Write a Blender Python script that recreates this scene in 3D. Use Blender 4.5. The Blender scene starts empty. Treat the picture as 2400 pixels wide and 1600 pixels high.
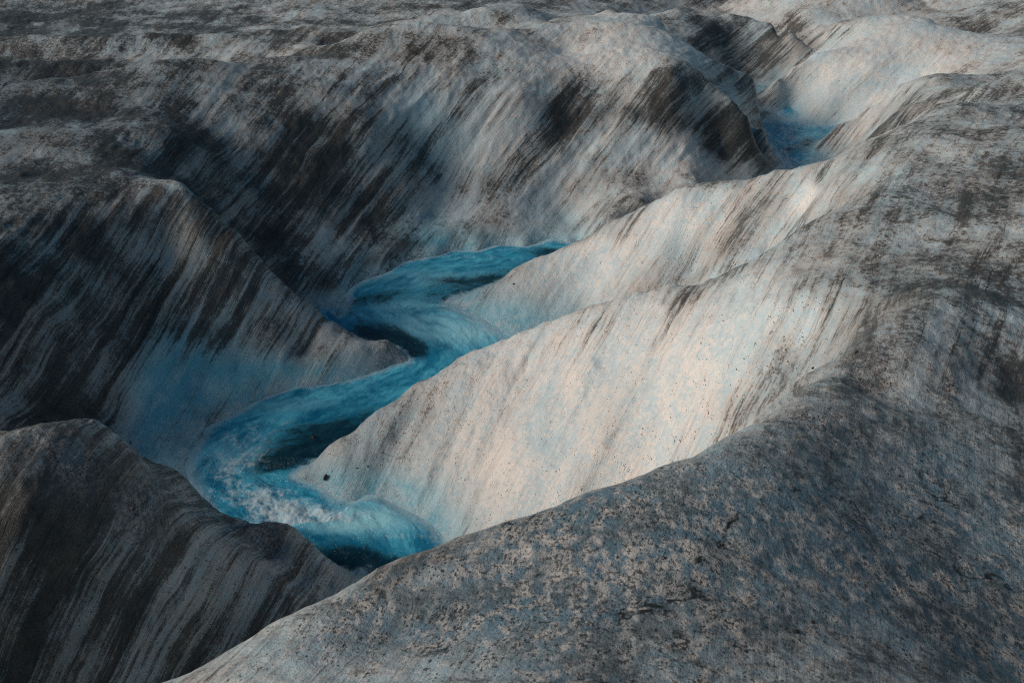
import bpy, math
import numpy as np
R = math.radians

# ------------------------------------------------------------------ camera
sc = bpy.context.scene
CAM_Z, PITCH, LENS = 7.0, 28.0, 35.0
cam_d = bpy.data.cameras.new("camera")
cam = bpy.data.objects.new("camera", cam_d)
sc.collection.objects.link(cam)
cam.location = (0, 0, CAM_Z)
cam.rotation_euler = (R(90 - PITCH), 0, 0)
cam_d.lens = LENS
cam_d.sensor_width = 36
cam_d.clip_end = 2000
cam_d.dof.use_dof = True
cam_d.dof.focus_distance = 11.5
cam_d.dof.aperture_fstop = 6.0
sc.camera = cam

# ------------------------------------------------------------------ light
SUN_EL, SUN_AZ = 27.0, 264.0            # azimuth clockwise from +Y (270 = from the left)
world = bpy.data.worlds.new("World")
sc.world = world
world.use_nodes = True
wn = world.node_tree.nodes
wn.clear()
sky = wn.new("ShaderNodeTexSky")
sky.sky_type = 'NISHITA'
sky.sun_disc = False
sky.sun_elevation = R(SUN_EL)
sky.sun_rotation = R(SUN_AZ)
bg = wn.new("ShaderNodeBackground")
bg.inputs["Strength"].default_value = 0.048
wo = wn.new("ShaderNodeOutputWorld")
hue = wn.new("ShaderNodeMix"); hue.data_type = 'RGBA'; hue.blend_type = 'MULTIPLY'
hue.inputs[0].default_value = 1; hue.inputs[7].default_value = (.76, 1.05, 1.02, 1)
world.node_tree.links.new(sky.outputs[0], hue.inputs[6])
world.node_tree.links.new(hue.outputs[2], bg.inputs[0])
world.node_tree.links.new(bg.outputs[0], wo.inputs[0])
sun_d = bpy.data.lights.new("sun", 'SUN')
sun_d.energy = 3.5
sun_d.angle = R(32)
sun_d.color = (1.0, 0.86, 0.74)
sun = bpy.data.objects.new("sun", sun_d)
sc.collection.objects.link(sun)
sun.rotation_euler = (R(90 - SUN_EL), 0, R(180 - SUN_AZ))
sc.view_settings.view_transform = 'Standard'
sc.view_settings.look = 'None'
sc.view_settings.gamma = 1
sc.view_settings.exposure = 0.0
sc.cycles.max_bounces = 5
sc.cycles.use_denoising = False
sc.cycles.filter_width = 1.1

# ------------------------------------------------------------------ survey helpers
SP, CP = math.sin(R(PITCH)), math.cos(R(PITCH))
def ray(px, py):
    u = (px - 1176) / 2352 * 36 / LENS
    w = -(py - 784) / 2352 * 36 / LENS
    return u, CP + w * SP, -SP + w * CP
def at(px, py, z):
    x, y, d = ray(px, py)
    t = (z - CAM_Z) / d
    return (x * t, y * t, z)
WA, WB = -0.71, 0.07                     # water level  z = WA + WB * y
def aw(px, py, dz=0.0):
    x, y, d = ray(px, py)
    t = (WA + dz - CAM_Z) / (d - WB * y)
    return (x * t, y * t, d * t + CAM_Z)

pts = []
def near(a, b): return math.dist(a[:2], b[:2])
def line(P, step=0.035):
    """resample a 3-d polyline, spacing grows with distance"""
    out = [P[0]]
    for a, b in zip(P, P[1:]):
        L = near(a, b)
        n = max(1, int(round(L / (0.12 + step * a[1]))))
        for i in range(1, n + 1):
            t = i / n
            out.append(tuple(a[k] + (b[k] - a[k]) * t for k in range(3)))
    return out
def ln(*P): pts.extend(line([at(*p) for p in P]))
def lw(*P, dz=-0.01): pts.extend(line([aw(p[0], p[1], dz) for p in P]))
def crest(P, back):
    """crest line plus the hidden slope behind it: back = list of (dy, dz)"""
    C = line([at(*p) for p in P])
    pts.extend(C)
    for dy, dz in back:
        for c in C[::2]: pts.append((c[0] + 0.0, c[1] + dy, c[2] + dz))
def ap(*P):
    for p in P: pts.append(at(*p))
def wp(*P):
    for p in P: pts.append(p)

#CONTROL_BEGIN
# --- water edges (bank just under the water level) and bed
lw((1330,556),(1310,558),(1200,570),(1100,577),(1000,590),(900,622),(835,648),(800,685),(775,725))       # outer edge of upper bend
lw((1030,697),(1060,712),(1100,735),(1150,757),(1190,768))                              # tip of the middle spur
lw((940,824),(900,838),(840,862),(760,880),(700,890),(640,905),(580,932),(520,965),(465,1010),(437,1060),(445,1110),(468,1155),(512,1195))
lw((676,1095),(700,1108),(745,1128),(790,1150),(850,1146),(900,1162),(950,1188),(992,1215),(1015,1243))
lw((1742,292),(1765,330),(1800,383))
lw((1795,282),(1850,286),(1925,290)); lw((1925,291),(1895,322),(1868,345),(1884,368))
lw((1050,625),(930,660),(850,710),(900,760),(1000,790),(1020,815),(900,880),(760,930),(620,975),(540,1030),(520,1090),(560,1150),(640,1170),dz=-0.3)
lw((720,1180),(800,1215),(880,1240),(900,1265),(850,1300),dz=-0.18)
lw((1820,310),(1845,325),(1835,350),dz=-0.2)
for p in [(1200,570),(1100,577),(1000,590),(900,622),(835,648)]:
    a=aw(*p); wp((a[0]-.12,a[1]+.35,a[2]+.25))
for p in [(900,838),(840,862),(760,880),(700,890),(640,905),(580,932)]:
    a=aw(*p); wp((a[0]-.12,a[1]+.25,a[2]+.28))
# --- spur E (bright face)
crest([(680,1093,.0),(760,1022,.28),(860,953,.5),(960,878,.75),(1050,818,.95),(1180,769,1.3),(1330,705,1.7),(1480,668,2.1),(1620,638,2.5),(1750,587,2.9),(1870,503,3.2)],[(.45,-.35),(.9,-.9)])
ln((1870,503,3.2),(2000,438,3.4),(2150,388,3.5),(2352,362,3.6),(2500,350,3.6))
ap((1000,1200,.15),(1000,1090,.25),(880,1090,.1),(1000,1000,.5),(1200,1000,.95),(1200,1140,.6),(1400,1000,1.45),(1400,850,1.75),(1200,860,1.15),(1600,800,2.4),(1600,950,2.0),(1800,700,3.1),(1800,830,2.75),(1700,700,2.8),(1400,1100,1.1))
# --- spur D
crest([(1032,694,.28),(1100,663,.4),(1180,622,.6),(1240,592,.75),(1310,563,.95),(1400,508,1.4),(1460,480,1.65),(1550,440,1.95),(1650,410,2.2),(1790,388,2.5),(1900,370,2.9),(1950,344,3.0),(1990,318,3.1),(2060,285,3.2),(2150,240,3.3)],[(.5,-.3),(1.1,-1.0)])
ap((1300,650,.6),(1450,600,1.1),(1600,600,1.3),(1600,520,1.75),(1750,500,2.12),(1480,655,.9),(1350,695,.45),(1640,620,1.5),(1780,560,1.95),(1900,430,2.9),(1870,480,2.7))
wp((1.2,12.6,.15),(2.4,12.3,.7),(0.6,12.4,.0))
# hidden stream between far pool and upper bend
wp((1.5,15.75,.2),(2.3,15.7,.25),(3.2,16.1,.35),(4.4,17.2,.4),(5.3,18.5,.45),(2.5,14.9,1.0),(3.9,15.2,1.3),(5.2,16.5,1.3))
ap((1360,540,.6),(1400,515,.8),(1480,470,1.0),(1600,420,1.1))
# --- spur A
crest([(440,440,2.42),(540,540,1.85),(600,600,1.45),(660,660,1.1),(720,706,.8),(780,748,.55),(860,788,.3),(940,821,.1)],[(.35,-.35),(.8,-.8)])
ap((400,600,1.65),(200,600,1.95),(0,600,2.25),(300,800,.9),(450,800,.75),(150,800,1.3),(0,800,1.6),(250,950,.4),(100,950,.8),(0,950,1.15),(340,950,.28),(400,860,.5),(550,700,1.1),(550,850,.4),(700,800,.45),(-300,600,2.4),(-300,950,1.4),(360,1020,.15))
wp((-4.2,9.2,.35),(-5.2,8.6,.7),(-3.6,9.0,.05),(-6.5,8.2,1.2))
# --- near-left spur B
crest([(-250,1000,2.5),(0,990,2.42),(100,990,2.4),(200,985,2.3),(290,1018,2.0),(350,1078,1.6),(430,1150,1.1),(520,1205,.65)],[(.5,-.35),(1.0,-1.1)])
crest([(520,1205,.62),(580,1207,.58),(640,1210,.52),(700,1245,.38),(760,1288,.22),(800,1348,.0)],[(.3,-.3),(.5,-.7)])
ap((100,1200,1.9),(100,1400,1.3),(100,1560,.8),(300,1200,1.5),(300,1400,.9),(300,1560,.4),(500,1300,.75),(500,1450,.2),(700,1430,.1),(-200,1300,1.8))
wp((-2.4,6.2,-.5),(-2.0,5.2,-.6),(-1.6,7.0,-.5),(-1.0,7.9,-.5),(-3,5.0,-.5),(-3.4,3.6,.2),(-4.2,4.2,.2),(-6,5.2,1.4))
ln((520,1206,.66),(560,1238,.64),(610,1290,.56),(680,1385,.28))
ln((575,1228,.42),(625,1265,.33),(690,1325,.18))
# --- foreground mound
crest([(250,1640,3.5),(400,1568,3.55),(560,1480,3.65),(700,1400,3.7),(850,1328,3.75),(950,1275,3.78),(1050,1240,3.8),(1200,1190,3.9),(1350,1140,3.98)],[(.25,-.2),(.7,-1.1)])
crest([(1420,1116,4.01),(1500,1088,4.04)],[(.28,-.25),(.72,-.8)])
crest([(1560,1063,4.03),(1650,1020,3.98),(1730,980,3.92)],[(.32,-.32),(.75,-.8)])
crest([(1800,942,3.85),(1900,870,3.72)],[(.35,-.26),(.7,-.5)])
wp((-.6,6.6,.1),(.3,6.8,.2),(1.2,6.8,.9),(2.0,6.7,2.2),(-1.2,5.8,-.3),(0.4,6.2,.5))
crest([(1900,870,3.7),(1950,828,3.72),(2010,777,3.74),(2080,715,3.74),(2150,655,3.70)],[(.4,-.2)])
ap((2352,500,3.55),(2100,560,3.4),(2352,700,3.5),(2352,900,3.55),(2352,1100,3.65),(2352,1300,3.75),(2352,1568,3.9),(2000,1100,3.85),(1900,1300,4.02),(1600,1300,4.15),(1600,1568,4.3),(1200,1300,3.98),(1200,1568,4.25),(900,1450,3.85),(800,1568,4.0),(2000,900,3.7),(2150,450,3.45))
wp((0,0,5.3),(-2,0,5.0),(2,0,5.2),(-1.2,1.8,4.4),(-2.2,2,3.6),(0,-4,5.2),(5,0,4.4),(-5,0,3.6),(-4,2.5,1.2))
# --- big central wall C
ln((1801,384,.7),(1771,345,.95),(1751,300,1.35),(1716,265,1.8),(1676,225,2.1),(1630,190,2.35))
wp((5.3,21.3,1.2))
ap((1300,300,1.7),(1300,420,1.0),(1300,500,.55),(1500,400,1.15),(1500,250,2.05),(1650,330,1.3),(1720,360,.85),(1000,210,2.4),(1000,300,1.85),(1000,400,1.2),(1000,500,.7),(850,500,.9),(850,300,2.1),(600,200,2.72),(600,300,2.3),(600,400,1.75),(600,540,1.1),(720,600,.75),(700,450,1.4),(1300,180,2.45),(1300,120,2.65),(1550,170,2.6),(1200,220,2.3),(760,680,.35))
crest([(0,195,2.9),(225,172,2.95),(350,155,3.0),(500,130,3.05),(650,120,3.05),(750,100,3.08),(950,70,3.12),(1150,58,3.1),(1300,35,3.05),(1400,25,3.0),(1476,35,2.95),(1526,55,2.8),(1566,90,2.7),(1606,115,2.5)],[(.5,-.2),(1.2,-.45)])
ln((1606,115,2.5),(1676,155,2.2),(1731,185,1.9),(1766,220,1.5),(1811,268,.95))
for p in [(1731,185,1.9),(1766,220,1.5),(1811,268,.95)]:
    a=at(*p); wp((a[0]+.2,a[1]+.9,max(a[2]-.55,.85)))
wp((5.3,22.6,1.0))
crest([(1556,18,2.6),(1676,35,2.4),(1726,45,2.25),(1775,57,2.22),(1821,75,2.15),(1846,95,2.0),(1861,131,1.7)],[(.9,-.9)])
ap((1700,150,1.4),(1740,110,1.75),(1640,100,1.95))
ap((430,428,2.4),(300,400,2.55),(100,400,2.55),(-300,300,2.9),(-300,195,3.0),(250,500,2.3),(100,500,2.45))
crest([(-100,82,3.0),(250,75,3.05),(500,62,3.05),(800,50,3.05),(1000,32,3.0),(1200,12,3.0)],[(.6,-.25),(1.6,-.5)])
crest([(0,300,2.75),(200,292,2.78),(400,290,2.68)],[(.4,-.08)])
# --- far right slopes
ln((1861,131,1.9),(1895,118,2.0),(1950,100,2.12))
crest([(1842,145,1.85),(1820,160,1.72),(1790,186,1.5),(1764,214,1.3)],[(.4,-.4),(.8,-.8)])
ap((1850,250,1.0),(1900,200,1.5),(2000,150,1.95),(1950,100,2.15),(2100,120,2.2),(2000,225,1.2),(2050,188,1.7),(2200,120,2.3),(2352,100,2.5),(1750,22,1.9),(1650,8,2.0),(1850,45,2.0),(1885,88,1.95))
crest([(1926,285,1.2),(1986,253,1.7),(2046,210,2.2),(2101,193,2.5),(2196,189,2.85),(2352,175,3.1)],[(.6,-.5)])
ap((2000,290,1.6),(1916,352,.78),(1960,320,1.15),(2100,235,2.6))
crest([(1916,58,2.3),(2026,40,2.45),(2101,43,2.45),(2191,65,2.5)],[(.8,-.4),(1.8,-.6)])
ap((2352,280,3.4),(2250,330,3.45),(2500,200,3.4))
for x in (-22,-16,-10,-4,2,8,14,20): wp((x,32,3.0+.25*math.sin(x)),(x*1.4,42,3.3))
wp((-17,20,3.4),(-16,14,3.6),(-14,10,3.6),(-12,6,3.6),(17,24,3.4),(14,16,3.6),(12,10,3.7),(9,5,3.8))
#CONTROL_END

pts = np.array(pts, float)
# drop near-duplicates
keep = []
for i, p in enumerate(pts):
    if all((p[0]-pts[j][0])**2 + (p[1]-pts[j][1])**2 > (0.04+0.006*abs(p[1]))**2 for j in keep): keep.append(i)
pts = pts[keep]
print("control points", len(pts))
C2 = 0.10 ** 2
def solve(P, Z, c2=C2, lam=0.002):
    n = len(P)
    d2 = ((P[:, None, :] - P[None]) ** 2).sum(-1)
    K = -np.sqrt(d2 + c2) + 0 * d2
    K[np.diag_indices(n)] -= lam
    Q = np.c_[np.ones(n), P]
    A = np.block([[K, Q], [Q.T, np.zeros((3, 3))]])
    return np.linalg.solve(A, np.r_[Z, np.zeros(3)])
def evaluate(S, P, X, Y, c2=C2):
    X = X.ravel(); Y = Y.ravel(); out = np.empty(len(X)); n = len(P)
    Pf = P.astype(np.float32); W = S[:n].astype(np.float32)
    for a in range(0, len(X), 20000):
        x = X[a:a+20000].astype(np.float32); y = Y[a:a+20000].astype(np.float32)
        k = np.sqrt((x[:, None] - Pf[None, :, 0]) ** 2 + (y[:, None] - Pf[None, :, 1]) ** 2 + np.float32(c2))
        out[a:a+20000] = -(k @ W) + S[n] + S[n+1] * x + S[n+2] * y
    return out
S = solve(pts[:, :2], pts[:, 2])

# ------------------------------------------------------------------ numpy noise
def _hash(i, j, k, seed):
    h = (i.astype(np.uint32) * np.uint32(0x8da6b343)) ^ (j.astype(np.uint32) * np.uint32(0xd8163841)) ^ (k.astype(np.uint32) * np.uint32(0xcb1ab31f)) ^ np.uint32(seed * 747796405 & 0xffffffff)
    h ^= h >> np.uint32(15); h *= np.uint32(0x2c1b3c6d); h ^= h >> np.uint32(12); h *= np.uint32(0x297a2d39); h ^= h >> np.uint32(15)
    return h.astype(np.float32) * np.float32(2.0 / 4294967295.0) - np.float32(1)
def vnoise(x, y, z, seed=1):
    xi, yi, zi = np.floor(x), np.floor(y), np.floor(z)
    fx, fy, fz = [(a - b).astype(np.float32) for a, b in ((x, xi), (y, yi), (z, zi))]
    xi, yi, zi = xi.astype(np.int64), yi.astype(np.int64), zi.astype(np.int64)
    fx, fy, fz = [f * f * f * (f * (f * 6 - 15) + 10) for f in (fx, fy, fz)]
    out = 0
    for a in (0, 1):
        wx = fx if a else 1 - fx
        for b in (0, 1):
            wy = fy if b else 1 - fy
            for c in (0, 1):
                wz = fz if c else 1 - fz
                out = out + wx * wy * wz * _hash(xi + a, yi + b, zi + c, seed)
    return out
def fbm(x, y, z, octv=4, seed=1, gain=.5, lac=2.03):
    o, a = 0, 1.0
    for k in range(octv):
        o = o + a * vnoise(x + 13.7 * k, y - 7.1 * k, z + 3.3 * k, seed + k)
        x, y, z, a = x * lac, y * lac, z * lac, a * gain
    return o

# ------------------------------------------------------------------ terrain grid
def rows(a, b, k0, k1):
    y = [a]
    while y[-1] < b: y.append(y[-1] + k0 + k1 * max(y[-1], 0))
    return y
Q = 1.0
ys = list(np.linspace(-14, 0.4, 30)) + rows(0.5, 45, .011*Q, .0023*Q)
g = ys[-1]
while g < 400: g *= 1.06; ys.append(g)
ys = np.array(ys)
NC = int(1150/Q)
s = np.linspace(-1, 1, NC)
ext = 1 + np.cumsum(0.01 * 1.2 ** np.arange(34))
s = np.r_[-ext[::-1], s, ext]
half = np.where(ys > 0, 2.9 + 0.66 * ys, 2.9)
X = s[None, :] * half[:, None]
Y = np.repeat(ys[:, None], len(s), 1)
H = evaluate(S, pts[:, :2], X, Y).reshape(X.shape)
far = np.maximum(np.maximum((np.abs(X) - (7 + 0.75*np.maximum(Y,0))) / 6, (Y - 36) / 8), (-3 - Y) / 6).clip(0, 1)
far = far * far * (3 - 2 * far)
H = H * (1 - far) + (3.6 + 0.5*np.sin(X*.13+1)*np.sin(Y*.11)) * far
# invented ice ridge outside the frame, added to keep sun off the left banks
sg = lambda v: 1 / (1 + np.exp(-v))
rt = (3.4 * sg((Y - 11.6) / .35) + 3.2 * sg((7.6 - Y) / .4) * sg((Y - 2) / .5) + .2) * sg((19 - Y) / 1.0)
H += rt * np.exp(-((X + 15.5) / 2.4) ** 2) * (1 + .12 * np.sin(Y * 1.7))
WZ = WA + WB * Y
above = H - WZ

# foliation: the ice is banded in near-vertical sheets striking (.6,.8)
H0 = H.astype(np.float32)
Xf, Yf = X.astype(np.float32), Y.astype(np.float32)
gy = np.gradient(H, axis=0) / np.gradient(Y, axis=0)
gx = np.gradient(H, axis=1) / np.gradient(X, axis=1)
steep = np.clip(np.sqrt(gx * gx + gy * gy) * 1.3 - .12, 0, 1).astype(np.float32)
wx = fbm(Xf*.45, Yf*.45, H0*.45, 2, 11) * .16
wy = fbm(Xf*.45, Yf*.45, H0*.45, 2, 21) * .16
fn = ((Xf+wx*.4+7) * np.exp(-.05*np.clip(Yf-9,-10,20)) - 6) * .9 - .32 * H0
fs = (Xf+wx) * .443 + (Yf+wy) * .896
fz = .287 * Xf - .142 * Yf + .948 * H0
keepw = np.clip(above / .35, 0, 1).astype(np.float32)          # less relief at the waterline
streak = fbm(fn * 2.6, fs * .3, fz * .35, 4, 31, .55)
groove = -np.abs(fbm(fn * 1.9, fs * .22, fz * .28, 4, 41, .55))
lump = fbm(Xf * .8, Yf * .8, H0 * .8, 4, 51)
fine = fbm(Xf * 5, Yf * 5, H0 * 5, 4, 61, .6)
flatn = 1 - steep
dist = np.clip(Yf / 12, .25, 1.6)
plate = np.clip((above - 1.5) / 1.0, 0, 1)
# hummocks of the upper ice, long and low
humm = fbm(Xf * .28 + Yf * .05, Yf * .75, H0 * .2, 3, 71)
D = (streak * .03 + (groove + .3) * .07) * (.12 + .88 * steep) * np.clip((Yf - 4) / 4, .15, 1) * (.25 + .75 * keepw)
D += lump * .035 * (.2 + .8 * keepw)
D += fbm(Xf * 9, Yf * 9, H0 * 9, 2, 66, .6) * .009 * (.4 + .6 * keepw)
D += fine * .010 * (.3 + .7 * keepw)
D += fbm(Xf * 14, Yf * 14, H0 * 14, 3, 81, .6) * .005 * np.clip((9 - Yf) / 4, 0, 1)
ridg = 1 - np.abs(fbm(Xf * .10 + 3, Yf * .62 - Xf * .05, H0 * 0, 3, 75)) * 2.2
D += ridg * .20 * np.clip(plate, 0, 1) * np.clip((Yf - 15) / 5, 0, 1) * np.clip((2 - Xf) / 6, .15, 1)
bil = np.abs(fbm(Xf * .22 + 5, Yf * .30, H0 * 0, 2, 85, .4))
D += (bil - .2) * .9 * np.clip((Yf - 26) / 5, 0, 1) * np.clip((Xf - 3) / 4, 0, 1) * np.clip((70 - Yf) / 20, 0, 1)
D += humm * .12 * plate * np.clip((Yf - 9) / 6, 0, 1)
D *= np.clip(Yf / 7, .45, 1)
H = H + D
above = H - WZ

# ------------------------------------------------------------------ surveyed patches (dirty ice with painted-in vignette, blue ice)
def hit(px, py):
    x, y, d = ray(px, py)
    t = np.linspace(2.5, 60, 900)
    px_, py_, pz = x*t, y*t, CAM_Z + d*t
    h = evaluate(S, pts[:, :2], px_, py_)
    i = int(np.argmax(pz < h))
    return px_[i], py_[i], pz[i]
def field(patches):
    """each patch: px, py, half-width, half-height (picture units), amount; stored as a blob on the ice itself"""
    F = np.zeros_like(H)
    for (px, py, rx, ry, a) in patches:
        c = np.array(hit(px, py)); e1 = np.array(hit(px + rx, py)); e2 = np.array(hit(px, py - ry))
        ax = max(abs(e1[0] - c[0]), .15)
        ay = max(min(np.linalg.norm(e2 - c), 4.0), .25)
        dx = X - c[0]; dy = Y - c[1]; dz = H0 - c[2]
        F += a * np.exp(-((dx / ax) ** 2 + (dy*dy + dz*dz) / ay ** 2))
    return F
dirt_shade = .30 + field([  # dirty ice, with vignette and left-side shade painted in as darker patches
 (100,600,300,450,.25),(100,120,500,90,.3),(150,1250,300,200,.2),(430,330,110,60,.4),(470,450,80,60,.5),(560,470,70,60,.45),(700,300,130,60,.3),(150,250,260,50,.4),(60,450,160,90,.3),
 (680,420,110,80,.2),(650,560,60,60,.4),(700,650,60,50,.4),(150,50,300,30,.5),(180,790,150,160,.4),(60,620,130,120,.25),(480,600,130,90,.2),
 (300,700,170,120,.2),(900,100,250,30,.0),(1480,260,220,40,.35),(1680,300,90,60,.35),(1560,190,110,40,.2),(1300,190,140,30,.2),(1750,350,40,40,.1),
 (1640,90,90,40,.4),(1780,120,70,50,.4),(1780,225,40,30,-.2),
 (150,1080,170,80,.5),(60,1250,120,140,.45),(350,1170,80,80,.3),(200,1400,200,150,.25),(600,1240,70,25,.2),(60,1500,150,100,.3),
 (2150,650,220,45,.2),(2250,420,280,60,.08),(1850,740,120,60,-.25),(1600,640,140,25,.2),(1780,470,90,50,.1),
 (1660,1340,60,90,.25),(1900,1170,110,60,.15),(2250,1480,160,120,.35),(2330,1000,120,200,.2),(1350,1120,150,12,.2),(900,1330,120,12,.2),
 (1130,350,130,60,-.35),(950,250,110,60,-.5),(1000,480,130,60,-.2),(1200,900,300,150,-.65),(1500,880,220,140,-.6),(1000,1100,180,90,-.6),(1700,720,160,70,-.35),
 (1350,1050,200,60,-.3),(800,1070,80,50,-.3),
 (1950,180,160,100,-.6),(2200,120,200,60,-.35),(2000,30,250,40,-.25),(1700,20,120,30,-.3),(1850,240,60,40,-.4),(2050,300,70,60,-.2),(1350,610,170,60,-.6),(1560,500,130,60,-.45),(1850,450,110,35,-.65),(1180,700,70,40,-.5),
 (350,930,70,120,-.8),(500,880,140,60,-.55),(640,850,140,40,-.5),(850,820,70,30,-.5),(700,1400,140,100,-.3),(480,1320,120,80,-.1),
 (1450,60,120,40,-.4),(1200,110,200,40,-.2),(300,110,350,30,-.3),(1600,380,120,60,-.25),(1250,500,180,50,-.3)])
dirt_shade = np.where(dirt_shade > .3, .3 + .34 * np.tanh((dirt_shade - .3) / .34), dirt_shade)
dirt_shade = np.clip(dirt_shade, -.5, .7)
blue = field([
 (640,900,150,50,.5),(700,860,130,40,.4),(480,980,80,60,.7),(400,820,100,90,.5),(870,1130,110,40,.4),(1000,1190,60,50,.25),(760,1120,60,25,.4),(1050,700,50,25,.5),(1160,730,60,30,.5),(1000,560,160,25,.3),(820,610,60,40,.4),
 (420,900,110,110,1.1),(380,1010,60,90,.9),(600,860,130,50,.6),(520,760,130,60,.35),(870,1160,90,40,1.0),(960,1200,40,30,.5),(800,690,40,40,.5),
 (950,520,120,60,.4),(1000,330,120,80,.5),(950,230,100,50,.35),(750,350,100,60,.3),(1120,740,60,30,.4),(1780,170,60,50,.5),(1690,160,60,50,.4),(1950,180,150,60,.15),(1880,240,80,40,.1),(1960,390,90,30,.3),
 (1700,1100,200,100,.35),(1800,1300,200,150,.4),(1300,1350,200,120,.3),(2200,1150,150,150,.35),(700,1400,150,100,.2),(150,680,150,100,.2),(500,350,100,60,.15)])
blue += .9 * np.exp(-np.clip(above, 0, 9) / np.where(Y > 19, .06, .18)) * (Y < 27) * (Y > 4)
blue = np.clip(blue, 0, 1.6)
rim = np.exp(-((np.clip(above, 0, 9) - .03) / .09) ** 2) * (Y < 27) * (Y > 7.5)

grit = field([(1300,1300,300,200,1.),(1800,1250,350,250,1.),(2200,1200,250,350,.8),(900,1450,300,120,1.),(150,1060,200,60,1.),(330,1150,120,80,.9),(1800,850,200,80,.5),(600,1230,120,30,.7),(1400,1000,300,150,.3),(900,1000,200,80,.4),(1550,600,200,60,.4),(900,800,60,20,.9)])
grit = np.clip(grit, 0, 1.2)

def grid_mesh(name, X, Y, Z, mat=None, mask=None, attrs={}):
    ny, nx = X.shape
    co = np.stack([X, Y, Z], -1).reshape(-1, 3).astype(np.float32)
    idx = np.arange(ny * nx).reshape(ny, nx)
    q = np.stack([idx[:-1, :-1], idx[:-1, 1:], idx[1:, 1:], idx[1:, :-1]], -1).reshape(-1, 4)
    used = slice(None)
    if mask is not None:
        q = q[mask.ravel()]
        used, inv = np.unique(q, return_inverse=True)
        q = inv.reshape(-1, 4); co = co[used]
    me = bpy.data.meshes.new(name)
    me.vertices.add(len(co)); me.vertices.foreach_set("co", co.ravel())
    me.loops.add(q.size); me.loops.foreach_set("vertex_index", q.ravel().astype(np.int32))
    me.polygons.add(len(q))
    me.polygons.foreach_set("loop_start", np.arange(0, q.size, 4, dtype=np.int32))
    me.polygons.foreach_set("loop_total", np.full(len(q), 4, np.int32))
    me.update(calc_edges=True)
    me.polygons.foreach_set("use_smooth", np.ones(len(q), bool))
    for k, v in attrs.items():
        a = me.attributes.new(k, 'FLOAT', 'POINT')
        a.data.foreach_set("value", np.ascontiguousarray(v.reshape(-1)[used], dtype=np.float32))
    ob = bpy.data.objects.new(name, me)
    sc.collection.objects.link(ob)
    if mat: me.materials.append(mat)
    return ob

# ------------------------------------------------------------------ material helper
class NT:
    def __init__(self, name):
        self.m = bpy.data.materials.new(name); self.m.use_nodes = True
        self.t = self.m.node_tree; self.b = self.t.nodes["Principled BSDF"]
    def n(self, kind, **kw):
        o = self.t.nodes.new(kind)
        for k, v in kw.items(): setattr(o, k, v)
        return o
    def put(self, sock, v):
        if hasattr(v, "node"): self.t.links.new(v, sock)
        elif v is not None: sock.default_value = v
    def math(self, op, a, b=None, c=None, clamp=False):
        o = self.n("ShaderNodeMath", operation=op, use_clamp=clamp)
        for i, v in enumerate((a, b, c)):
            if v is not None: self.put(o.inputs[i], v)
        return o.outputs[0]
    def vmath(self, op, a, b=None):
        o = self.n("ShaderNodeVectorMath", operation=op)
        self.put(o.inputs[0], a)
        if b is not None: self.put(o.inputs[1], b)
        return o.outputs["Value"] if op == 'DOT_PRODUCT' else o.outputs[0]
    def noise(self, vec, scale, detail=4, rough=.55, dist=0.0, color=False):
        o = self.n("ShaderNodeTexNoise")
        self.put(o.inputs["Vector"], vec)
        o.inputs["Scale"].default_value = scale; o.inputs["Detail"].default_value = detail
        o.inputs["Roughness"].default_value = rough; o.inputs["Distortion"].default_value = dist
        return o.outputs["Color" if color else "Fac"]
    def step(self, v, a, b, lo=0.0, hi=1.0):
        o = self.n("ShaderNodeMapRange", interpolation_type='SMOOTHSTEP')
        for i, x in enumerate((v, a, b, lo, hi)): self.put(o.inputs[i], x)
        return o.outputs[0]
    def mix(self, f, a, b, blend='MIX'):
        o = self.n("ShaderNodeMix", data_type='RGBA', blend_type=blend)
        self.put(o.inputs[0], f); self.put(o.inputs[6], a); self.put(o.inputs[7], b)
        return o.outputs[2]
    def attr(self, name):
        return self.n("ShaderNodeAttribute", attribute_name=name).outputs["Fac"]
    def bump(self, h, strength, dist, normal=None):
        o = self.n("ShaderNodeBump")
        o.inputs["Strength"].default_value = strength; o.inputs["Distance"].default_value = dist
        self.put(o.inputs["Height"], h)
        if normal is not None: self.put(o.inputs["Normal"], normal)
        return o.outputs[0]
    def comb(self, x, y, z):
        o = self.n("ShaderNodeCombineXYZ")
        for i, v in enumerate((x, y, z)): self.put(o.inputs[i], v)
        return o.outputs[0]
def rgb(r, g, b): return (r, g, b, 1)

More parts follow.
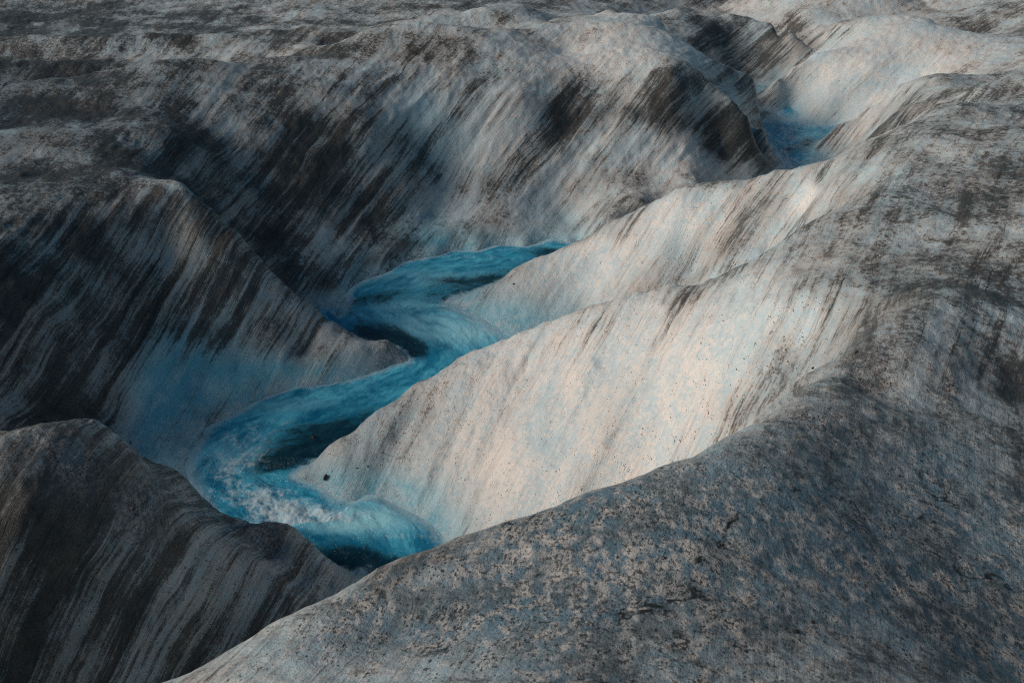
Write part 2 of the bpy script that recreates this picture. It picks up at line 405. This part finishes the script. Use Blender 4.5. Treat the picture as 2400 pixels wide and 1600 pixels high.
# ------------------------------------------------------------------ ice
def ice_material():
    k = NT("glacier_ice")
    pos = k.n("ShaderNodeTexCoord").outputs["Object"]
    w = k.vmath('SUBTRACT', k.noise(pos, .55, 3, color=True), (.5, .5, .5))
    w = k.vmath('MULTIPLY', w, (.26, .26, .18))
    w2 = k.vmath('SUBTRACT', k.noise(pos, 3.0, 3, color=True), (.5, .5, .5))
    w2 = k.vmath('MULTIPLY', w2, (.02, .02, .02))
    p = k.vmath('ADD', k.vmath('ADD', pos, w), w2)
    sp = k.n("ShaderNodeSeparateXYZ"); k.put(sp.inputs[0], p); px_, py_, pz_ = sp.outputs
    fan = k.math('EXPONENT', k.math('MULTIPLY', k.math('SUBTRACT', py_, 9.0), -.05))
    fn = k.math('MULTIPLY_ADD', k.math('MULTIPLY', k.math('ADD', px_, 7.0), fan), .9, k.math('MULTIPLY', pz_, -.32))
    fs = k.vmath('DOT_PRODUCT', p, (.443, .896, 0))
    fz = k.vmath('DOT_PRODUCT', p, (.287, -.142, .948))
    def fol(a, b, c): return k.comb(k.math('MULTIPLY', fn, a), k.math('MULTIPLY', fs, b), k.math('MULTIPLY', fz, c))
    s_big = k.noise(fol(1.8, .16, .22), 1.0, 5, .6)
    s_mid = k.noise(fol(8.5, .26, .32), 1.0, 7, .70)
    s_fine = k.noise(fol(32, 1.3, 1.6), 1.0, 6, .78)
    iso = k.noise(pos, 1.1, 7, .62)
    iso2 = k.noise(pos, 4.5, 6, .7)
    clump = k.noise(pos, 19, 5, .7)
    grain = k.noise(pos, 75, 4, .75)
    dirt_shade, blue = k.attr("dirt_shade"), k.attr("blue")
    steep = k.attr("steep")
    # dirty film amount, painted vignette included
    def wsum(*L):
        o = None
        for v, c in L:
            t = k.math('MULTIPLY', v, c)
            o = t if o is None else k.math('ADD', o, t)
        return o
    st = wsum((s_big, .8), (s_mid, 1.2), (s_fine, .8))
    fl = wsum((iso, .95), (iso2, .85), (clump, .7), (s_mid, .3))
    base = k.n("ShaderNodeMix", data_type='FLOAT')
    k.put(base.inputs[0], k.math('MULTIPLY', k.math('MULTIPLY_ADD', steep, .72, .18), k.math('MULTIPLY_ADD', k.attr('grit'), -.7, 1.0, clamp=True))); k.put(base.inputs[2], fl); k.put(base.inputs[3], st)
    gritty = wsum((clump, .30), (grain, .34))
    f = k.math('ADD', k.math('ADD', base.outputs[0], k.math('MULTIPLY', dirt_shade, .46)), k.math('ADD', k.math('SUBTRACT', gritty, .32), k.math('MULTIPLY', k.math('SUBTRACT', k.noise(pos, .9, 3, .6), .5), k.math('MULTIPLY_ADD', dirt_shade, 1.0, .3))))
    soft = k.step(f, 1.28, 1.78)
    hard = k.step(f, 1.50, 1.66)
    film = k.math('ADD', k.math('MULTIPLY', soft, .54), k.math('MULTIPLY', hard, .38), clamp=True)
    dirt_shade_film = k.math('MULTIPLY', k.step(k.math('ADD', dirt_shade, k.math('MULTIPLY', k.math('SUBTRACT', iso, .5), 1.6)), -.05, .65), .44)  # even dirty film, also darkens left and top: shade painted into colour
    film = k.math('SUBTRACT', 1.0, k.math('MULTIPLY', k.math('SUBTRACT', 1.0, film), k.math('SUBTRACT', 1.0, dirt_shade_film)))
    # colours of the ice itself
    tone = k.step(wsum((iso, .4), (s_mid, .35), (clump, .5), (iso2, .3)), .64, .92)
    clean = k.mix(tone, rgb(.44, .55, .60), rgb(.78, .70, .645))
    bl = k.math('MULTIPLY', blue, k.step(k.math('ADD', wsum((iso2, .5), (s_mid, .5)), k.math('MULTIPLY', blue, .22)), .38, .72), clamp=True)
    clean = k.mix(bl, clean, rgb(.17, .50, .63))
    cloudy = k.math('MULTIPLY', k.step(wsum((k.noise(pos, 2.3, 5, .6), .6), (s_mid, .5)), .48, .68), k.math('MULTIPLY', bl, .95))
    clean = k.mix(cloudy, clean, rgb(.46, .70, .78))
    dcol = k.mix(k.step(iso2, .4, .65), rgb(.011, .017, .020), rgb(.046, .044, .041))
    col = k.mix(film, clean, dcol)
    # frosted splash rim along the water
    rim = k.math('MULTIPLY', k.attr("rim"), k.step(wsum((clump, .5), (iso2, .5)), .40, .58), clamp=True)
    col = k.mix(k.math('MULTIPLY', rim, .8), col, rgb(.52, .64, .69))
    # thin dark veins along the foliation
    vein = k.math('ABSOLUTE', k.math('SUBTRACT', k.noise(fol(5.0, .22, .3), 1.0, 5, .62), .5))
    vein = k.step(vein, .016, .0)
    vein = k.math('MULTIPLY', vein, k.math('MULTIPLY', k.step(s_mid, .42, .62), k.math('MULTIPLY_ADD', dirt_shade, .9, .45)), clamp=True)
    col = k.mix(vein, col, rgb(.022, .02, .019))
    # coarse crystal crust where the ice is weathered: pale clots on blue-grey
    grit = k.attr("grit")
    posm = k.vmath('MULTIPLY', pos, (1, .6, 1))
    clot = k.step(wsum((k.noise(posm, 13, 5, .62), .7), (k.noise(posm, 30, 4, .6), .5), (iso, .25)), .66, .84)
    crust = k.mix(clot, rgb(.10, .175, .235), rgb(.45, .42, .40))
    crust = k.mix(k.step(k.noise(pos, 3.2, 4, .6), .45, .65), crust, k.mix(clot, rgb(.075, .10, .115), rgb(.30, .31, .32)))
    col = k.mix(k.math('MULTIPLY', grit, .78, clamp=True), col, crust)
    crk = k.math('ABSOLUTE', k.math('SUBTRACT', k.noise(pos, .75, 6, .62), .5))
    crk = k.math('MULTIPLY', k.step(crk, .012, .002), k.math('MULTIPLY', grit, k.step(iso2, .44, .58)))
    col = k.mix(crk, col, rgb(.016, .017, .018))
    # grit: black specks in loose clusters
    dens = k.math('ADD', k.math('MULTIPLY', k.noise(posm, 13, 3, .6), .55), k.math('MULTIPLY', iso2, .35))
    dens = k.math('ADD', dens, k.math('MULTIPLY', dirt_shade, .05))
    dens = k.math('ADD', dens, k.math('MULTIPLY', grit, .10))
    g1 = k.math('ADD', k.noise(posm, 58, 3, .7), k.math('MULTIPLY', dens, .6))
    g1 = k.math('SUBTRACT', g1, k.math('MULTIPLY', steep, .02))
    speck = k.step(g1, .90, .95)
    for sc_, th in ((34, .17), (70, .20)):
        v_ = k.n("ShaderNodeTexVoronoi"); k.put(v_.inputs["Vector"], posm); v_.inputs["Scale"].default_value = sc_
        rr = k.vmath('DOT_PRODUCT', v_.outputs["Color"], (1, 0, 0))
        pres = k.step(k.math('ADD', rr, k.math('MULTIPLY', k.math('SUBTRACT', dens, .52), 2.6)), .80, .84)
        size_ = k.math('MULTIPLY_ADD', k.vmath('DOT_PRODUCT', v_.outputs["Color"], (0, 1, 0)), th, th * .7)
        dt = k.math('MULTIPLY', k.step(k.math('SUBTRACT', v_.outputs["Distance"], size_), .06, -.06), pres)
        speck = k.math('MAXIMUM', speck, dt)
    speck = k.math('MULTIPLY', speck, k.math('SUBTRACT', 1.0, k.math('MULTIPLY', k.math('MAXIMUM', bl, rim), .9), clamp=True))
    col = k.mix(k.math('MULTIPLY', speck, .86), col, rgb(.016, .018, .020))
    vor = k.n("ShaderNodeTexVoronoi"); k.put(vor.inputs["Vector"], pos); vor.inputs["Scale"].default_value = 28
    dot = k.math('MULTIPLY', k.step(vor.outputs["Distance"], .20, .12), k.step(k.vmath('DOT_PRODUCT', vor.outputs["Color"], (1, 0, 0)), .88, .9))
    col = k.mix(k.math('MULTIPLY', dot, .9), col, rgb(.012, .012, .013))
    k.put(k.b.inputs["Base Color"], col)
    rough = k.step(k.noise(pos, 40, 3, .6), .35, .7, .30, .62)
    rough = k.math('SUBTRACT', rough, k.math('MULTIPLY', bl, .12))
    k.put(k.b.inputs["Roughness"], rough)
    k.b.inputs["IOR"].default_value = 1.31
    k.b.inputs["Subsurface Weight"].default_value = 0.0
    # relief
    h1 = k.math('ADD', k.math('MULTIPLY', s_mid, .6), k.math('MULTIPLY', s_fine, .30))
    h2 = k.math('ADD', k.math('MULTIPLY', iso2, .5), k.math('MULTIPLY', clump, .30))
    hm = k.n("ShaderNodeMix", data_type='FLOAT')
    k.put(hm.inputs[0], k.math('MULTIPLY_ADD', steep, .6, .25)); k.put(hm.inputs[2], h2); k.put(hm.inputs[3], h1)
    nrm = k.bump(hm.outputs[0], .6, .07)
    nrm = k.bump(k.math('MULTIPLY', k.math('MULTIPLY_ADD', k.attr('grit'), 2.2, 1.0), clump), .5, .012, nrm)
    nrm = k.bump(k.math('ADD', grain, k.math('MULTIPLY', k.noise(pos, 190, 2, .6), .5)), .45, .006, nrm)
    k.put(k.b.inputs["Normal"], nrm)
    return k.m
terrain = grid_mesh("terrain", X, Y, H, ice_material(), attrs=dict(rim=rim, grit=grit, dirt_shade=dirt_shade, blue=blue, steep=steep))
terrain["kind"] = "structure"
terrain["label"] = "dirty, streaked grey and white glacier ice cut by a winding canyon"

# ------------------------------------------------------------------ meltwater stream
cl = [aw(*p) for p in [(1960,240),(1915,292),(1870,320),(1835,352)]] + [(5.2,18.4,0),(3.4,16.2,0),(2.3,15.75,0)] + \
     [aw(*p) for p in [(1280,580),(1200,588),(1100,608),(1000,625),(920,655),(860,690),(860,725),(910,765),(955,800),(950,840),(860,885),(760,925),(650,965),(560,1010),(500,1060),(505,1110),(570,1150),(650,1180),(740,1205),(830,1230),(870,1265),(860,1310),(820,1350)]] + [(-1.9,6.4,0),(-2.2,5,0)]
cl = np.array(cl)[:, :2]
seg = np.diff(cl, axis=0); L = np.linalg.norm(seg, axis=1); cum = np.r_[0, np.cumsum(L)]
def stream_coords(x, y):
    ws = np.zeros_like(x); a_s = np.zeros_like(x); a_t = np.zeros_like(x); dmin = np.full_like(x, 1e9)
    for i in range(len(seg)):
        u = seg[i] / L[i]
        rx, ry = x - cl[i, 0], y - cl[i, 1]
        a = np.clip(rx * u[0] + ry * u[1], 0, L[i])
        cx, cy = rx - a * u[0], ry - a * u[1]
        d2 = cx * cx + cy * cy
        w = np.exp(-d2 / .10) / (d2 + .05) + 1e-12
        w = w * L[i]
        al = rx * u[0] + ry * u[1]; tr = -rx * u[1] + ry * u[0]
        a_s += w * (cum[i] + np.clip(al, -.4, L[i] + .4)); a_t += w * tr; ws += w
        dmin = np.minimum(dmin, np.sqrt(d2))
    return a_s / ws, a_t / ws, dmin

wy_ = np.array(rows(4.2, 26, .006, .0016))
wx_ = np.linspace(-1, 1, 1000)
WX = wx_[None, :] * (1.6 + .5 * wy_[:, None]) ; WY = np.repeat(wy_[:, None], len(wx_), 1)
ci = np.searchsorted(ys, wy_).clip(1, len(ys) - 1)
# terrain height under the water grid (bilinear in the terrain grid's own parameters)
def sample(F, x, y):
    j = np.interp(y, ys, np.arange(len(ys)))
    hw = np.where(y > 0, 2.9 + 0.66 * y, 2.9)
    i = np.interp(x / hw, s, np.arange(len(s)))
    j0 = np.clip(j.astype(int), 0, len(ys) - 2); i0 = np.clip(i.astype(int), 0, len(s) - 2)
    fj, fi = j - j0, i - i0
    return (F[j0, i0]*(1-fj)*(1-fi) + F[j0+1, i0]*fj*(1-fi) + F[j0, i0+1]*(1-fj)*fi + F[j0+1, i0+1]*fj*fi)
TH = sample(H, WX, WY)
WZ0 = WA + WB * WY
cand = (TH < WZ0 + .10) & (WY < 25)
st = np.zeros_like(WX); tt = np.zeros_like(WX); dm = np.full_like(WX, 9.)
a, b, c = stream_coords(WX[cand], WY[cand]); st[cand] = a; tt[cand] = b; dm[cand] = c
cand &= dm < 1.6
def wfield(patches):
    F = np.zeros_like(WX)
    for (px, py, rx, ry, ang, a) in patches:
        c = aw(px, py)
        ax = rx / 2352 * 36 / LENS * (c[1] * CP + (7 - c[2]) * SP)
        k_ = aw(px, py - ry); ay = abs(k_[1] - c[1])
        dx, dy = (WX - c[0]) / ax, (WY - c[1]) / ay
        ca, sa = math.cos(R(ang)), math.sin(R(ang))
        F += a * np.exp(-((dx * ca + dy * sa) ** 2 * .5 + (-dx * sa + dy * ca) ** 2 * 2.2))
    return F
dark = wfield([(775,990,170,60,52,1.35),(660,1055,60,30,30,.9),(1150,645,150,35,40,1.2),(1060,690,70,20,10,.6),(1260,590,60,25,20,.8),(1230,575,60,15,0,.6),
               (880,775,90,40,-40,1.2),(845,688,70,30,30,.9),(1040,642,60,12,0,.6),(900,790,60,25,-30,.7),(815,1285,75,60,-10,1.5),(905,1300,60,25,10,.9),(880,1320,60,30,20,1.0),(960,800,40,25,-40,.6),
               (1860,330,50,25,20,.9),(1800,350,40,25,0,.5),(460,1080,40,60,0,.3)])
foam = wfield([(610,1150,75,50,-20,1.25),(700,1180,80,30,10,1.1),(560,1060,60,50,40,.6),(540,1010,70,30,25,.5),(740,1205,80,18,10,1.1),(500,1060,60,50,0,.45),(620,970,70,20,20,.4),(930,1235,70,14,-15,.6),
               (790,895,90,12,15,.3),(1020,590,200,10,5,.4),(790,690,20,30,0,.6),(1120,760,50,20,0,.35),(1790,290,50,14,0,.6),(1870,300,60,12,0,.4)])
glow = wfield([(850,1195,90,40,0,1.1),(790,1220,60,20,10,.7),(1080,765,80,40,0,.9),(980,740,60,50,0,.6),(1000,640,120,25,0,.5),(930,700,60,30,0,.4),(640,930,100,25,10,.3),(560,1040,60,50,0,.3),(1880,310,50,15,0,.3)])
sh = np.clip(sample(WZ, WX, WY) - TH, -.2, 1)         # depth of water
f32 = lambda q: q.astype(np.float32)
rip = fbm(f32(st * 2.2), f32(tt * 4.5), f32(WX * 0), 4, 91, .55) * .018
turb = fbm(f32(WX * 6), f32(WY * 6), f32(WX * 0), 4, 95, .6) * .022 * np.clip(foam, 0, 1.2)
hump = np.zeros_like(WX)
lip = [aw(*p) for p in [(660,1262),(730,1240),(790,1205),(810,1160)]]
for (px, py, r_, a_) in [(835,1180,.22,.05),(790,1205,.16,.05),(740,1232,.14,.04)]:
    c = aw(px, py); hump += 0 * a_
lipc = np.array([aw(*p)[:2] for p in [(790,1182),(762,1197),(724,1211),(670,1217),(610,1216)]])
dl = np.full_like(WX, 9.); sd = np.zeros_like(WX)
for a_, b_ in zip(lipc, lipc[1:]):
    e = b_ - a_; Le = np.hypot(*e); e = e / Le
    rx, ry = WX - a_[0], WY - a_[1]
    al = np.clip(rx * e[0] + ry * e[1], 0, Le)
    dd = np.hypot(rx - al * e[0], ry - al * e[1]); cr = rx * e[1] - ry * e[0]
    m_ = dd < dl; dl[m_] = dd[m_]; sd[m_] = -cr[m_]
sgn = np.where(sd > 0, dl, -dl)
hump = .11 * (1 / (1 + np.exp(-sgn / .018))) * np.exp(-np.clip(sgn, 0, 9) / .45) * (WY < 9.6)
if hump[(dl < .5) & (WY > 9.3)].mean() > hump[(dl < .5) & (WY < 8.8)].mean():
    hump = .11 * (1 / (1 + np.exp(sgn / .018))) * np.exp(-np.clip(-sgn, 0, 9) / .45) * (WY < 9.6)
hump *= np.clip(sh / .08, 0, 1)
WZf = WZ0 + rip + turb + hump + .03 * np.clip(dark, 0, 1) * fbm(f32(st * 1.0), f32(tt * 2.5), f32(WX * 0 + 3), 3, 97)

def water_material():
    k = NT("meltwater")
    pos = k.n("ShaderNodeTexCoord").outputs["Object"]
    fv = k.comb(k.math('MULTIPLY', k.attr("along"), 1.0), k.math('MULTIPLY', k.attr("across"), 2.2), 0.0)
    wv = k.vmath('MULTIPLY', k.vmath('SUBTRACT', k.noise(pos, 2.0, 3, color=True), (.5, .5, .5)), (.5, .5, 0))
    fv = k.vmath('ADD', fv, wv)
    n1 = k.noise(fv, 1.2, 6, .6); n2 = k.noise(fv, 4.5, 6, .65); n3 = k.noise(pos, 9, 7, .72, .6)
    dark, foam, glow, sh = k.attr("dark"), k.attr("foam"), k.attr("glow"), k.attr("depth")
    v = k.math('ADD', k.math('MULTIPLY', n1, .6), k.math('MULTIPLY', n2, .5))
    col = k.mix(k.step(v, .42, .74), rgb(.006, .20, .36), rgb(.13, .64, .86))
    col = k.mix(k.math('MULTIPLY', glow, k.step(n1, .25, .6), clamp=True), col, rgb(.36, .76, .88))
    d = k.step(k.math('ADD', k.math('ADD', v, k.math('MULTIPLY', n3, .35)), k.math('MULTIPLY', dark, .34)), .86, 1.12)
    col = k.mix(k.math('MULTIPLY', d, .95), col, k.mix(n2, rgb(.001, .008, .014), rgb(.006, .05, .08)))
    edge = k.step(k.math('ADD', sh, k.math('MULTIPLY', k.math('SUBTRACT', n3, .5), .28)), .12, .0)
    col = k.mix(k.math('MULTIPLY', edge, .8), col, rgb(.42, .60, .68))
    fo = k.math('ADD', k.math('ADD', k.math('MULTIPLY', n3, .8), k.math('MULTIPLY', n2, .35)), k.math('MULTIPLY', foam, .22))
    fo = k.step(fo, .66, .92)
    fo = k.math('MULTIPLY', fo, k.step(foam, .05, .4), clamp=True)
    col = k.mix(fo, col, rgb(.60, .75, .82))
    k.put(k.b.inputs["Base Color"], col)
    k.put(k.b.inputs["Roughness"], k.math('MULTIPLY_ADD', fo, .5, .09))
    k.b.inputs["IOR"].default_value = 1.33
    h = k.math('ADD', k.math('MULTIPLY', n2, .5), k.math('MULTIPLY', k.noise(fv, 14, 4, .6), .25))
    nrm = k.bump(h, .6, .06)
    nrm = k.bump(n3, .5, .02, nrm)
    k.put(k.b.inputs["Normal"], nrm)
    return k.m
msk = cand[:-1, :-1] & cand[1:, 1:] & cand[1:, :-1] & cand[:-1, 1:]
water = grid_mesh("water", WX, WY, WZf, water_material(), msk, dict(along=st, across=tt, dark=dark, foam=foam, glow=glow, depth=sh))
water["kind"] = "structure"
water["label"] = "turquoise meltwater stream winding through the ice canyon"

# ------------------------------------------------------------------ stones lying on the ice
def hit2(px, py):
    x, y, d = ray(px, py)
    t = np.linspace(2.5, 40, 6000)
    i = int(np.argmax(CAM_Z + d*t < sample(H, x*t, y*t)))
    return x*t[i], y*t[i], float(sample(H, x*t[i], y*t[i]))
def stone_mat(name, a, b):
    k = NT(name); pos = k.n("ShaderNodeTexCoord").outputs["Object"]
    n = k.noise(pos, 60, 4, .6)
    k.put(k.b.inputs["Base Color"], k.mix(k.step(n, .4, .65), rgb(*a), rgb(*b)))
    k.b.inputs["Roughness"].default_value = .42
    k.put(k.b.inputs["Normal"], k.bump(n, .5, .004))
    return k.m
dark_stone = stone_mat("dark_stone", (.006, .005, .004), (.045, .03, .02))
grey_stone = stone_mat("grey_stone", (.012, .012, .013), (.05, .046, .042))
import bmesh
def stone(px, py, size, stretch, rot, seed, label, mat=grey_stone, lift=.25, name="stone", on=None):
    bm = bmesh.new()
    bmesh.ops.create_icosphere(bm, subdivisions=3, radius=1)
    P = np.array([v.co[:] for v in bm.verts], np.float32)
    n = fbm(P[:, 0]*1.1+seed, P[:, 1]*1.1, P[:, 2]*1.1, 3, seed)
    for v, q in zip(bm.verts, n):
        v.co *= 1 + .28 * float(q)
        # flat facets
        for fx, fy, fz in ((.8, .3, .5), (-.5, .7, .5), (.1, -.9, .4), (-.6, -.3, .74)):
            d = v.co.x*fx + v.co.y*fy + v.co.z*fz - .74
            if d > 0: v.co.x -= d*fx; v.co.y -= d*fy; v.co.z -= d*fz
        v.co.x *= size*stretch[0]; v.co.y *= size*stretch[1]; v.co.z *= size*stretch[2]
    me = bpy.data.meshes.new(name); bm.to_mesh(me); bm.free()
    for p in me.polygons: p.use_smooth = True
    me.materials.append(mat)
    o = bpy.data.objects.new(name, me); sc.collection.objects.link(o)
    x, y, z = hit2(px, py) if on is None else aw(px, py)
    o.location = (x, y, z + size*stretch[2]*lift)
    o.rotation_euler = rot
    o["label"] = label; o["category"] = "stone"
    return o
stone(748,1099,.034,(.72,.8,1.15),(R(-20),R(16),0),3,"largest dark brown stone, oval, alone on the pale ice tip above the foam", dark_stone, .6)
stone(820,1075,.010,(1.2,1,.8),(0,0,.4),5,"left of two tiny black stones on pale ice right of the oval stone")
stone(845,1072,.010,(1.3,1,.8),(0,0,.8),6,"right of two tiny black stones on pale ice right of the oval stone")
stone(1180,653,.018,(1.3,1,.8),(0,0,.5),7,"small dark stone on dirty crest of the ice spur beside the upper bend")
stone(1868,846,.013,(1.9,1,.7),(0,0,.5),8,"long black stone near the right end of the broad bright slope")
stone(1968,809,.012,(1.4,1,.8),(0,0,.2),9,"black stone on dirty ice where bright slope meets near mound")
stone(721,1005,.035,(1.2,1,.8),(0,0,.1),10,"wet black stone showing through the dark water beside pale spur", dark_stone, .1, on=1)
stone(1827,1451,.012,(1.3,1,.9),(0,0,.6),11,"black pebble on the near mound, the lower of the pair at bottom right")
stone(1864,1429,.010,(1.2,1,.9),(0,0,.1),12,"black pebble on the near mound, the upper of the pair at bottom right")
stone(1525,1283,.009,(1.1,1,.9),(0,0,.1),13,"small black pebble alone on pale patch in the middle of near mound")

# ------------------------------------------------------------------ spray thrown up where the stream hits its banks
rng = np.random.default_rng(7)
ok = cand & (np.abs(WZf - TH) < .05) & (TH < WZf + .04)
jj, ii = np.nonzero(ok)
wgt = WY[jj, ii] ** 1.0
wgt = wgt * np.exp(-4 * np.clip(dark[jj, ii], 0, 1))
pick = rng.choice(len(jj), 9000, p=wgt / wgt.sum())
bx, by = WX[jj, ii][pick], WY[jj, ii][pick]
bx = bx + rng.normal(0, .05, len(bx)); by = by + rng.normal(0, .06, len(by))
fo_ = foam.ravel(); fj = np.flatnonzero((foam * cand).ravel() > .45)
p2 = rng.choice(fj, 2500)
bx = np.r_[bx, WX.ravel()[p2]]; by = np.r_[by, WY.ravel()[p2]]
gz = np.maximum(sample(H, bx, by), WA + WB * by)
bz = gz + np.abs(rng.exponential(.022, len(bx)))
rad = rng.uniform(.0018, .0042, len(bx)) * np.clip(by / 11, .7, 1.6)
octv = np.array([(1,0,0),(-1,0,0),(0,1,0),(0,-1,0),(0,0,1),(0,0,-1)], float)
octf = np.array([(0,2,4),(2,1,4),(1,3,4),(3,0,4),(2,0,5),(1,2,5),(3,1,5),(0,3,5)])
V = (np.stack([bx, by, bz], -1)[:, None, :] + octv[None] * rad[:, None, None]).reshape(-1, 3)
F = (octf[None] + 6 * np.arange(len(bx))[:, None, None]).reshape(-1, 3)
me = bpy.data.meshes.new("water_spray"); me.from_pydata(V.tolist(), [], F.tolist())
for p in me.polygons: p.use_smooth = True
k = NT("spray"); k.b.inputs["Base Color"].default_value = rgb(.70, .82, .88); k.b.inputs["Roughness"].default_value = .25
me.materials.append(k.m)
sp_ = bpy.data.objects.new("water_spray", me); sc.collection.objects.link(sp_)
sp_["kind"] = "stuff"; sp_["label"] = "fine white spray droplets along the stream banks"; sp_["category"] = "spray"
